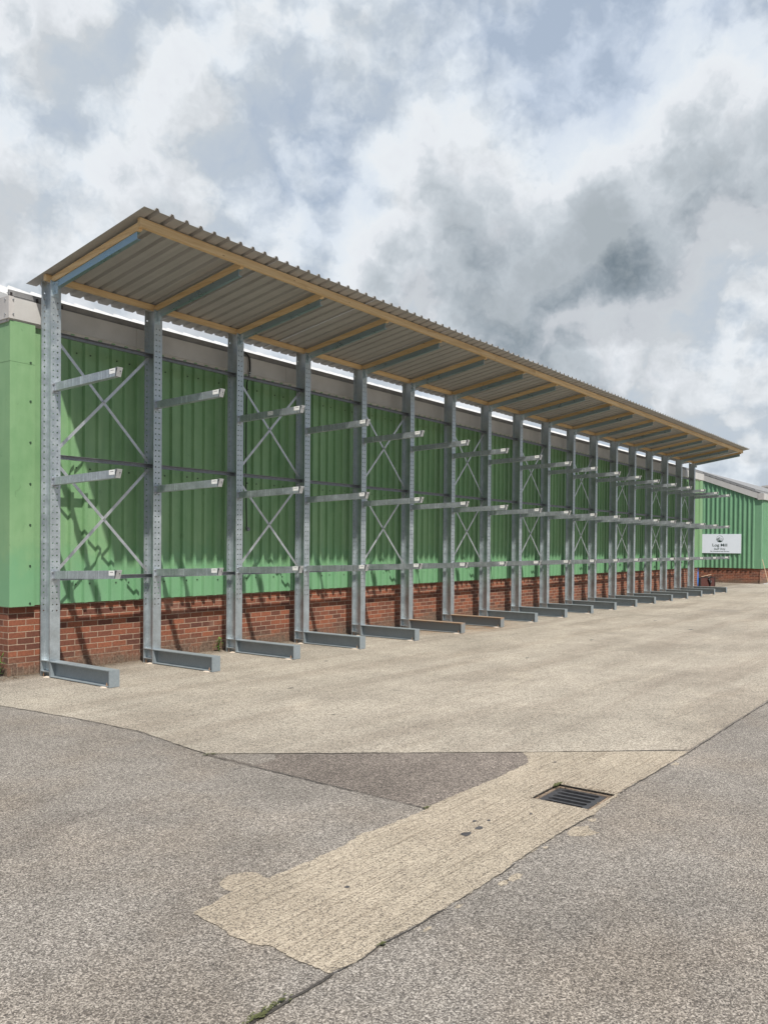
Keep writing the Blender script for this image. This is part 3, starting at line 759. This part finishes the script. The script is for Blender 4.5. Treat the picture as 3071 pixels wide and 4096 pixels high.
# ---------------------------------------------------------------- main green building
def rib_profile(u0, u1, start, pitch=.199, base=.072, topw=.046, dep=.042):
    """list of (u, depth) with narrow proud ribs"""
    pts = [(u0, 0)]; s_ = start
    while s_+base < u0: s_ += pitch
    while s_+base < u1:
        if s_ > u0:
            k = (base-topw)/2
            pts += [(s_, 0), (s_+k, dep), (s_+k+topw, dep), (s_+base, 0)]
        s_ += pitch
    pts.append((u1, 0)); return pts
def clad_y(g, x0, x1, y, z0, z1, start, t=.002):     # wall facing -y
    p = rib_profile(x0, x1, start)
    for (a, da), (c, dc) in zip(p, p[1:]):
        g.hexa([(a, y-da, z0), (c, y-dc, z0), (c, y-dc+t, z0), (a, y-da+t, z0), (a, y-da, z1), (c, y-dc, z1), (c, y-dc+t, z1), (a, y-da+t, z1)])
bld = empty('green_shed', (-.34, .40, 0), 'long green ribbed metal shed on a red brick plinth behind the rack', 'building')
OB = Vector((-.34, .40, 0))
def bpart(g, name, m_, par=bld, off=OB, **k):
    local(g, off.x, off.y, off.z); return g.build(name, m_, par, **k)
XE = 28.03; XB = 27.75; YB = 14.
g = MB(); g.flat = False
clad_y(g, -.30, XE-.06, .405, .845, 4.235, .425)
g.box(-.362, -.358, .62, YB, .845, 4.235)
bpart(g, 'wall_sheeting', 'green_sheet')
# corner flashings with lapped joint
for nm, (xa, za, zb_) in {'lo': (0, .838, 3.762), 'up': (0, 3.752, 4.228)}.items():
    e = .002 if nm == 'up' else 0
    g = MB(); g.box(-.368-e, -.05, .358-e, .362, za, zb_); g.box(-.368-e, -.364, .362, .72, za, zb_)
    fl = bpart(g, 'corner_flashing', 'green_sheet')
g = MB()
for z in (3.77, 3.307, 2.813, 2.314, 1.82, 1.325, .872):
    g = MB(); g.cyl((-.11, .358, z), (0, -1, 0), .013, .008, 8); bpart(g, 'fixing', 'screw', fl)
g = MB(); g.box(XE-.30, XE, .358, .362, .838, 4.235); g.box(XE-.004, XE, .362, .7, .838, 4.235)
bpart(g, 'corner_flashing', 'green_sheet')
g = MB(); g.box(XE-.345, XE-.305, .392, .398, .84, 4.235)
bpart(g, 'gap_strip', 'black_rubber')
g = MB(); rr = random.Random(9)
s_ = .425+.115; i = 0
while s_ < 27.6:
    for z in (1.080, 2.565, 4.02):
        if i % 3 != 2: g.cyl((s_, .405, z+rr.uniform(-.008, .008)), (0, -1, 0), .011, .008, 7)
    s_ += .199; i += 1
bpart(g, 'fixings', 'screw')['kind'] = 'stuff'
g = MB()
g.box(-.335, XB, .442, YB, .105, .846)
bpart(g, 'brick_plinth', 'brick')
g = MB()
g.box(-.350, XB, .428, YB, -.05, .1045)
bpart(g, 'plinth_base', 'brick_edge')
g = MB(); g.box(-.30, XE-.3, .443, .50, .8465, .862); g.box(-.30, XE-.05, .46, YB, .8625, 4.6)
bpart(g, 'wall_core', 'black_rubber')
# boxed fascia in lengths, with cover pieces at the corners
fx = [-.335]+[1.40+2.92*i for i in range(9)]+[XE-.06]
for i, (a, c) in enumerate(zip(fx, fx[1:])):
    g = MB(); g.box(a+.003, c-.003, .344, .56, 4.252, 4.50); bpart(g, 'fascia', 'fascia')
g = MB(); g.box(-.392, -.345, .60, YB, 4.252, 4.50); bpart(g, 'fascia', 'fascia')
g = MB(); g.box(-.397, -.333, .338, .43, 4.248, 4.508); g.box(-.397, -.35, .43, .60, 4.248, 4.508)
cp = bpart(g, 'fascia_corner', 'fascia_trim')
for z in (4.30, 4.47):
    g = MB(); g.cyl((-.343, .338, z), (0, -1, 0), .010, .010, 8); bpart(g, 'rivet', 'bolt', cp)
    g = MB(); g.cyl((-.397, .41, z), (-1, 0, 0), .010, .010, 8); bpart(g, 'rivet', 'bolt', cp)
g = MB(); g.box(XE-.058, XE+.07, .338, .60, 4.248, 4.508); bpart(g, 'fascia_corner', 'fascia_trim')
g = MB()
g.prism([(.352, 4.2515), (.40, 4.2515), (.40, 4.218), (.385, 4.212)], -.38, XE+.03, 'x'); g.box(-.385, -.36, .41, YB, 4.214, 4.2515)
bpart(g, 'soffit_trim', 'fascia_trim')
# roof
g = MB()
g.hexa([(-.38, .40, 4.44), (XE, .40, 4.44), (XE, 1.75, 4.95), (-.38, 1.75, 4.95), (-.38, .40, 4.535), (XE, .40, 4.535), (XE, 1.75, 5.045), (-.38, 1.75, 5.045)])
x = -.30
while x < XE-.1:
    y0, y1 = .39, 1.76
    z0, z1 = 4.533, 5.047
    g.hexa([(x, y0, z0), (x+.07, y0, z0), (x+.07, y1, z1), (x, y1, z1), (x+.02, y0, z0+.03), (x+.05, y0, z0+.03), (x+.05, y1, z1+.03), (x+.02, y1, z1+.03)])
    x += .333
g.hexa([(-.38, 1.751, 4.95), (XE, 1.751, 4.95), (XE, YB, 4.4), (-.38, YB, 4.4), (-.38, 1.751, 5.044), (XE, 1.751, 5.044), (XE, YB, 4.6), (-.38, YB, 4.6)])
bpart(g, 'roof', 'roof_pale')
# edge strip with black clips
g = MB(); g.box(-.375, XE-.02, .375, .40, 4.528, 4.590); g.box(-.372, XE-.02, .3805, .41, 4.5035, 4.5275); bpart(g, 'roof_edge', 'roof_dull')
g = MB(); x = -.36
while x < .5:
    g.box(x, x+.022, .362, .375, 4.512, 4.560); x += .33
bpart(g, 'roof_clips', 'black_plastic')['kind'] = 'stuff'

# ---------------------------------------------------------------- second building with the gable
FX = 34.6; CY = -.39
b2 = empty('green_gabled_shed', (FX, CY, 0), 'smaller green shed with sloping grey fascia beyond the end of the rack', 'building')
O2 = Vector((FX, CY, 0)); RY = 2.55; SG = .384
def ztop(y):  # underside of the fascia on the gable
    return 3.785+SG*((y-CY) if y < RY else (2*RY-CY-y))
g = MB()
p = [(u, d_) for u, d_ in rib_profile(-.12, 5.2, -.10, pitch=.2, base=.105, topw=.05, dep=.04)]
for (a, da), (c, dc) in zip(p, p[1:]):
    g.hexa([(FX-da, a, .690), (FX-dc, c, .690), (FX-dc+.002, c, .690), (FX-da+.002, a, .690), (FX-da, a, ztop(a)+.05), (FX-dc, c, ztop(c)+.05), (FX-dc+.002, c, ztop(c)+.05), (FX-da+.002, a, ztop(a)+.05)])
clad_y(g, FX+.2, FX+24, CY+.004, .690, 3.80, FX+.25)
bpart(g, 'wall_sheeting', 'green_far', b2, O2)
g = MB(); g.box(FX-.006, FX-.003, CY-.004, CY+.30, .685, 3.82); g.box(FX-.006, FX+.22, CY-.008, CY-.004, .685, 3.80)
bpart(g, 'corner_flashing', 'green_far', b2, O2)
g = MB(); g.box(FX+.04, FX+24, CY+.045, 5.4, -.05, .6895); bpart(g, 'brick_plinth', 'brick', b2, O2)
g = MB(); 
pr_ = [(CY+.06, .69), (5.35, .69), (5.35, ztop(5.35)), (RY, ztop(RY)), (CY+.06, ztop(CY+.06))]
g.prism(pr_, FX+.05, FX+23.9, 'x'); bpart(g, 'wall_core', 'black_rubber', b2, O2)
g = MB()
def gab(ya, yb, x0, x1, lo, hi):
    za, zb_ = ztop(ya), ztop(yb)
    g.hexa([(x0, ya, za+lo), (x1, ya, za+lo), (x1, yb, zb_+lo), (x0, yb, zb_+lo), (x0, ya, za+hi), (x1, ya, za+hi), (x1, yb, zb_+hi), (x0, yb, zb_+hi)])
gab(CY+.16, 1.0, FX-.08, FX+.04, .0, .26); gab(1.005, RY, FX-.08, FX+.04, .0, .26); gab(RY+.002, 5.4, FX-.08, FX+.04, .0, .26)
bpart(g, 'fascia', 'fascia', b2, O2)
g = MB(); g.box(FX-.088, FX+.12, CY-.10, CY+.155, 3.80, 4.09); bpart(g, 'fascia_corner', 'fascia_trim', b2, O2)
g = MB(); g.box(FX+.125, FX+24.1, CY-.09, CY+.02, 3.81, 4.08); bpart(g, 'fascia', 'fascia', b2, O2)
g = MB(); gab(CY+.02, RY, FX-.05, FX+24, .287, .33); gab(RY+.001, 5.45, FX-.05, FX+24, .287, .33)
gab(CY+.3, RY, FX+.02, FX+23, .331, .40)
bpart(g, 'roof', 'roof_dull', b2, O2)
g = MB(); gab(CY+.05, RY, FX-.035, FX+.3, .2615, .2855); bpart(g, 'roof_gap', 'black_plastic', b2, O2)
g = MB(); y = CY+.3
while y < RY-.05:
    g.box(FX-.062, FX-.051, y, y+.22, ztop(y)+.262, ztop(y)+.262+.03+SG*.2); y += .30
g2 = MB(); y = CY+.22
while y < RY-.05:
    za, zb_ = ztop(y)+.27, ztop(y+.2)+.27
    g2.hexa([(FX-.085, y, za), (FX-.051, y, za), (FX-.051, y+.2, zb_), (FX-.085, y+.2, zb_), (FX-.085, y, za+.035), (FX-.051, y, za+.035), (FX-.051, y+.2, zb_+.035), (FX-.085, y+.2, zb_+.035)]); y += .30
bpart(g2, 'roof_clips', 'roof_dull', b2, O2)['kind'] = 'stuff'

# third roof far off to the right
b3 = empty('distant_building', (60, 5.0, 0), 'far grey building whose pale eaves tip just shows at the right edge', 'building')
g = MB(); g.box(61, 84, -4.5, 3.9, 0, 5.6); local(g, 60, 5, 0); g.build('wall', 'fascia', b3)
g = MB(); g.prism([(5.15, 6.10), (-6.0, 5.25), (-6.0, 5.45), (3.0, 6.36), (5.1, 6.2)], 60, 85, 'x'); local(g, 60, 5, 0); g.build('roof', 'fascia_trim', b3)

# ---------------------------------------------------------------- sign
SX = FX-.052
sg = empty('sign_board', (SX, 1.355, 1.81), 'white sign reading Log Mill Staff Only on the green gable wall', 'sign')
g = MB(); g.box(-.012, .012, -.90, .90, -.4425, .4425); g.build('panel', 'sign_white', sg)
def text(body, height, width, yc, zc, nm, bold=0.):
    cu = bpy.data.curves.new('t', 'FONT'); cu.body = body; cu.size = 1; cu.align_x = 'CENTER'; cu.extrude = 0; cu.offset = bold
    o = bpy.data.objects.new('t', cu); C.objects.link(o); bpy.context.view_layer.update()
    me = bpy.data.meshes.new_from_object(o.evaluated_get(bpy.context.evaluated_depsgraph_get()))
    xs_ = [v.co.x for v in me.vertices]; W_ = max(xs_)-min(xs_); X0 = (max(xs_)+min(xs_))/2
    caps = .69
    ps_ = sorted(((min(me.vertices[i].co.x for i in p_.vertices), max(me.vertices[i].co.x for i in p_.vertices), p_) for p_ in me.polygons), key=lambda q: q[0])
    words = [[]]; right = None
    for a_, c_, p_ in ps_:
        if right is not None and a_ > right+.17: words.append([])
        words[-1].append(p_); right = c_ if right is None else max(right, c_)
    for wd_ in words:
        g = MB(); g.flat = True
        for p_ in wd_:
            g.face([(-.0135, yc-(me.vertices[i].co.x-X0)/W_*width, zc+me.vertices[i].co.y/caps*height) for i in p_.vertices])
        g.build(nm, 'sign_ink', sg)
    bpy.data.objects.remove(o); bpy.data.curves.remove(cu); bpy.data.meshes.remove(me)
YC = .03
text('Log Mill', .128, .655, YC, -.130, 'lettering', .016)
text('Staff Only', .082, .50, YC, -.285, 'lettering', .012)
text('No Unauthorised Access', .048, .84, YC, -.378, 'lettering', .012)
# round emblem: ring, stepped roof lines, hill
def clip(poly, cx_, cy_, r, n=40):
    for k in range(n):
        a = 2*math.pi*k/n; nx, ny = math.cos(a), math.sin(a); dd = r; out = []
        for i in range(len(poly)):
            p, q = poly[i-1], poly[i]
            dp = (p[0]-cx_)*nx+(p[1]-cy_)*ny-dd; dq = (q[0]-cx_)*nx+(q[1]-cy_)*ny-dd
            if (dp <= 0) != (dq <= 0):
                t = dp/(dp-dq); out.append((p[0]+(q[0]-p[0])*t, p[1]+(q[1]-p[1])*t))
            if dq <= 0: out.append(q)
        poly = out
        if len(poly) < 3: return []
    return poly
g = MB(); g.flat = True; RL = .155; zc = .215
def put(poly):
    if len(poly) > 2: g.face([(-.0135, YC-u, zc+v_) for u, v_ in poly])
n = 40
for k in range(n):
    a0, a1 = 2*math.pi*k/n, 2*math.pi*(k+1)/n
    put([(RL*math.cos(a0), RL*math.sin(a0)), (RL*math.cos(a1), RL*math.sin(a1)), ((RL-.011)*math.cos(a1), (RL-.011)*math.sin(a1)), ((RL-.011)*math.cos(a0), (RL-.011)*math.sin(a0))])
for i, (h0, th) in enumerate(((.085, .030), (.040, .026), (-.003, .024), (-.045, .020))):
    put(clip([(-.008, h0), (-.17, h0-.105), (-.17, h0-.105-th), (-.008, h0-th)], 0, 0, RL-.012))
for h0 in (.065, .025, -.015, -.050):
    put(clip([(.004, h0), (.17, h0-.075), (.17, h0-.081), (.004, h0-.007)], 0, 0, RL-.012))
put(clip([(-.17, -.145), (-.10, -.105), (0, -.052), (.055, -.088), (.11, -.078), (.17, -.14), (.17, -.2), (-.17, -.2)], 0, 0, RL-.008))
g.build('emblem', 'sign_ink', sg)

# ---------------------------------------------------------------- small things
# blue pipe at the far corner
o = MB(); o.tube([(27.90, .50, .03), (27.90, .50, .30), (27.90, .50, .62), (27.88, .50, .80), (27.86, .54, .90)], .048, 10)
tag(o.build('drain_pipe', 'blue_pipe', smooth=True), 'bright blue plastic pipe at the far brick corner of the shed', 'pipe')
# crate with junk
bx = empty('storage_crate', (30.25, .86, 0), 'dark maroon crate on the ground by the far brick corner', 'crate')
bx.rotation_euler = (0, 0, R(-38))
g = MB(); wx, wy, hh = .36, .20, .36
g.box(-wx, wx, -wy, -wy+.02, .0, hh); g.box(-wx, wx, wy-.02, wy, 0, hh); g.box(-wx, -wx+.02, -wy+.02, wy-.02, 0, hh); g.box(wx-.02, wx, -wy+.02, wy-.02, 0, hh); g.box(-wx+.02, wx-.02, -wy+.02, wy-.02, 0, .02)
g.build('body', 'maroon', bx)
g = MB()
for xx in (-wx, .10, wx-.03): g.box(xx, xx+.03, -wy-.014, -wy-.001, 0, hh+.01)
g.box(-wx-.01, wx+.01, -wy-.015, -wy-.001+.0, hh+.0105, hh+.03)
g.build('rim', 'black_plastic', bx)
g = MB(); g.tube([(.0, -.24, .30), (.06, -.23, .40), (.16, -.20, .43), (.22, -.1, .40), (.3, 0, .36)], .02, 8); g.tube([(-.1, .1, .38), (0, -.18, .42), (.08, -.25, .24), (.1, -.25, .08)], .022, 8); g.tube([(.02, -.235, .33), (.05, -.25, .2), (.12, -.245, .12), (.15, -.24, .26)], .018, 8)
tag(g.build('hose', 'black_rubber', loc=(30.25, .86, 0), smooth=True), 'tangled black hose spilling over the maroon crate', 'hose').rotation_euler = (0, 0, R(-38))
g = MB(); g.tube([(-.25, -.12, .40), (.20, -.16, .50)], .012, 6)
tag(g.build('stick', 'broom_wood', loc=(30.25, .86, 0)), 'pale wooden stick lying across the maroon crate', 'stick').rotation_euler = (0, 0, R(-38))
# broom against the second shed
br = empty('broom', (34.37, -.74, 0), 'wooden broom leaning on the corner of the far green shed', 'broom')
g = MB(); g.tube([(.0, .0, .10), (.22, .30, 1.12)], .014, 8); g.build('handle', 'broom_wood', br)
g = MB(); g.tube([(0, 0, .10), (.05, -.10, .03)], .008, 6); g.tube([(0, 0, .10), (-.03, .06, .03)], .008, 6)
g.hexa([(-.09, .16, 0.004), (.14, -.36, .004), (.20, -.33, .004), (-.03, .19, .004), (-.09, .16, .045), (.14, -.36, .045), (.20, -.33, .045), (-.03, .19, .045)])
g.build('head', 'broom_head', br)
# black hose / cable down the wall in bay 3
g = MB()
pts = [(3.27, .44, 4.52), (3.30, .36, 4.545), (3.36, .325, 4.55), (3.42, .318, 4.535), (3.465, .316, 4.49), (3.482, .316, 4.42), (3.485, .318, 4.30), (3.486, .326, 4.235), (3.47, .345, 4.16), (3.455, .352, 4.0), (3.45, .352, 3.2), (3.455, .352, 2.5), (3.47, .352, 1.85)]
def smooth_pts(p, n=4):
    p = [Vector(q) for q in p]; out = []
    for i in range(len(p)-1):
        p0, p1, p2, p3 = p[max(i-1, 0)], p[i], p[i+1], p[min(i+2, len(p)-1)]
        for k in range(n):
            t = k/n; out.append(.5*((2*p1)+(-p0+p2)*t+(2*p0-5*p1+4*p2-p3)*t*t+(-p0+3*p1-3*p2+p3)*t**3))
    out.append(p[-1]); return out
ca = empty('downpipe_hose', (3.47, .345, 1.8), 'black hose hooked over the fascia and hanging down the green wall', 'hose')
local(g, 3.47, .345, 1.8)
pts = [(a-3.47, b_-.345, c-1.8) for a, b_, c in pts]
sp_ = smooth_pts(pts); g.tube(sp_[:33], .0145, 8); g.tube(sp_[32:], .008, 8); g.build('tube', 'black_rubber', ca, smooth=True)
g = MB(); g.cyl((.016, -.022, 2.42), (0, 0, 1), .020, .018, 10); g.cyl((.016, -.024, 2.455), (0, 0, 1), .019, .016, 10); g.build('clamp', 'bolt', ca)
g = MB(); g.cyl((0, -.010, .04), (0, -1, 0), .028, .03, 12); g.cyl((0, .0, .02), (0, 0, 1), .018, .06, 10); g.build('valve', 'tie_steel', ca)

# plants, moss, litter
def leaf(g, base, d, length, width, droop):
    base = Vector(base); d = Vector(d).normalized(); s_ = d.cross(Vector((0, 0, 1)));
    s_ = s_.normalized() if s_.length > .01 else Vector((1, 0, 0))
    p = [base]; c = base.copy(); dd = d.copy()
    for i in range(4):
        c = c+dd*(length/4); p.append(c.copy()); dd = (dd+Vector((0, 0, -droop))).normalized()
    wd = [0.15, .8, 1., .6, .05]
    for i in range(4):
        g.face([p[i]-s_*width*wd[i], p[i]+s_*width*wd[i], p[i+1]+s_*width*wd[i+1], p[i+1]-s_*width*wd[i+1]])
def weed(loc, h, n, seed, label, cat='plant', group=None):
    rr = random.Random(seed); e = empty('weed_plant', loc, label, cat, group)
    g = MB(); g.flat = True; g2 = MB()
    ns = max(2, n//10)
    for s_ in range(ns):
        a = rr.uniform(0, 6.28); lean = Vector((math.cos(a)*.25, math.sin(a)*.25, 1)); hh = h*rr.uniform(.55, 1.)
        pts = [lean*0]+[Vector((lean.x*t*hh*t, lean.y*t*hh*t, t*hh)) for t in (.33, .66, 1.)]
        g2.tube(pts, .004, 5)
        for k in range(n//ns):
            t = rr.uniform(.1, 1.); b_ = Vector((lean.x*t*hh*t, lean.y*t*hh*t, t*hh)); a2 = rr.uniform(0, 6.28)
            leaf(g, b_, (math.cos(a2), math.sin(a2), rr.uniform(.2, .9)), rr.uniform(.05, .10)*(1.2-t*.5), rr.uniform(.010, .018), .22)
    g.build('leaves', 'leaf', e); g2.build('stem', 'leaf', e)
weed((-.44, .50, 0), .30, 46, 2, 'green weed growing at the foot of the near brick corner')
weed((-.54, .64, 0), .22, 30, 12, 'low weed half out of frame left of the near brick corner')
weed((2.86, .30, 0), .20, 34, 5, 'small weed between the brick wall and the third upright')
def tufts(name, spots, label, m_='moss', h=.025, per=22, spread=.03):
    g = MB(); g.flat = True; rr = random.Random(len(spots)*7+3)
    for (x, y, s_) in spots:
        for k in range(per):
            a = rr.uniform(0, 6.28); bx_, by_ = x+rr.gauss(0, spread*s_), y+rr.gauss(0, spread*s_*.45)
            hh = h*s_*rr.uniform(.4, 1.); wv = .0022
            tx, ty = math.cos(a)*hh*.6, math.sin(a)*hh*.6
            g.face([(bx_-wv, by_-wv, .0), (bx_+wv, by_+wv, .0), (bx_+tx, by_+ty, hh)])
            g.face([(bx_-wv*3, by_+wv, .010), (bx_+wv*2, by_+wv*3, .012), (bx_+wv*2, by_-wv*3, .016)])
    return tag(g.build(name, m_), label, kind='stuff')
rr = random.Random(2)
sp = [(-4.05+i*.055+rr.uniform(-.02, .02), -7.04+rr.uniform(-.008, .008), rr.uniform(.4, 1.1)) for i in range(11) if i not in (3, 6)]
sp += [(-2.95, -7.07, .35), (-1.39, -6.25, .5), (-1.36, -4.22, .6), (-1.32, -4.25, .5)]
sp += [(-.42+rr.uniform(-.05, .05), -6.66+rr.uniform(-.02, .01), .5) for _ in range(3)]
tufts('moss_tufts', sp, 'small tufts of moss and grass in the pavement joints')
g = MB(); g.flat = True; rr = random.Random(11)
for k in range(3600):
    x = -1.1+27*rr.random()**1.5; y = .42-abs(rr.gauss(0, .07))-(.10 if x < -.3 else 0)*rr.random()*2
    s_ = rr.uniform(.004, .020); a = rr.uniform(0, 3.14); z = .006+rr.uniform(0, .012)
    dx, dy = math.cos(a)*s_, math.sin(a)*s_
    g.face([(x-dx, y-dy, z), (x+dy*.4, y-dx*.4, z+.004), (x+dx, y+dy, z+rr.uniform(-.002, .006)), (x-dy*.4, y+dx*.4, z+.002)])
for k in range(260):
    x = rr.uniform(-.84, -.38); y = rr.choice((rr.gauss(-7.04, .015), rr.gauss(-6.66, .012)))
    if rr.random() < .5: x = rr.gauss(-.39, .02); y = rr.uniform(-7.07, -6.64)
    s_ = rr.uniform(.002, .008); a = rr.uniform(0, 3.14); dx, dy = math.cos(a)*s_, math.sin(a)*s_
    inside = DX0 < x < DX1 and DY0 < y < DY1; z = (-.011 if inside else .006)+rr.uniform(0, .004)
    g.face([(x-dx, y-dy, z), (x+dy*.5, y-dx*.5, z+.003), (x+dx, y+dy, z), (x-dy*.5, y+dx*.5, z+.002)])
tag(g.build('leaf_litter', 'litter'), 'brown grit and dead leaves along the foot of the brick wall', kind='stuff')
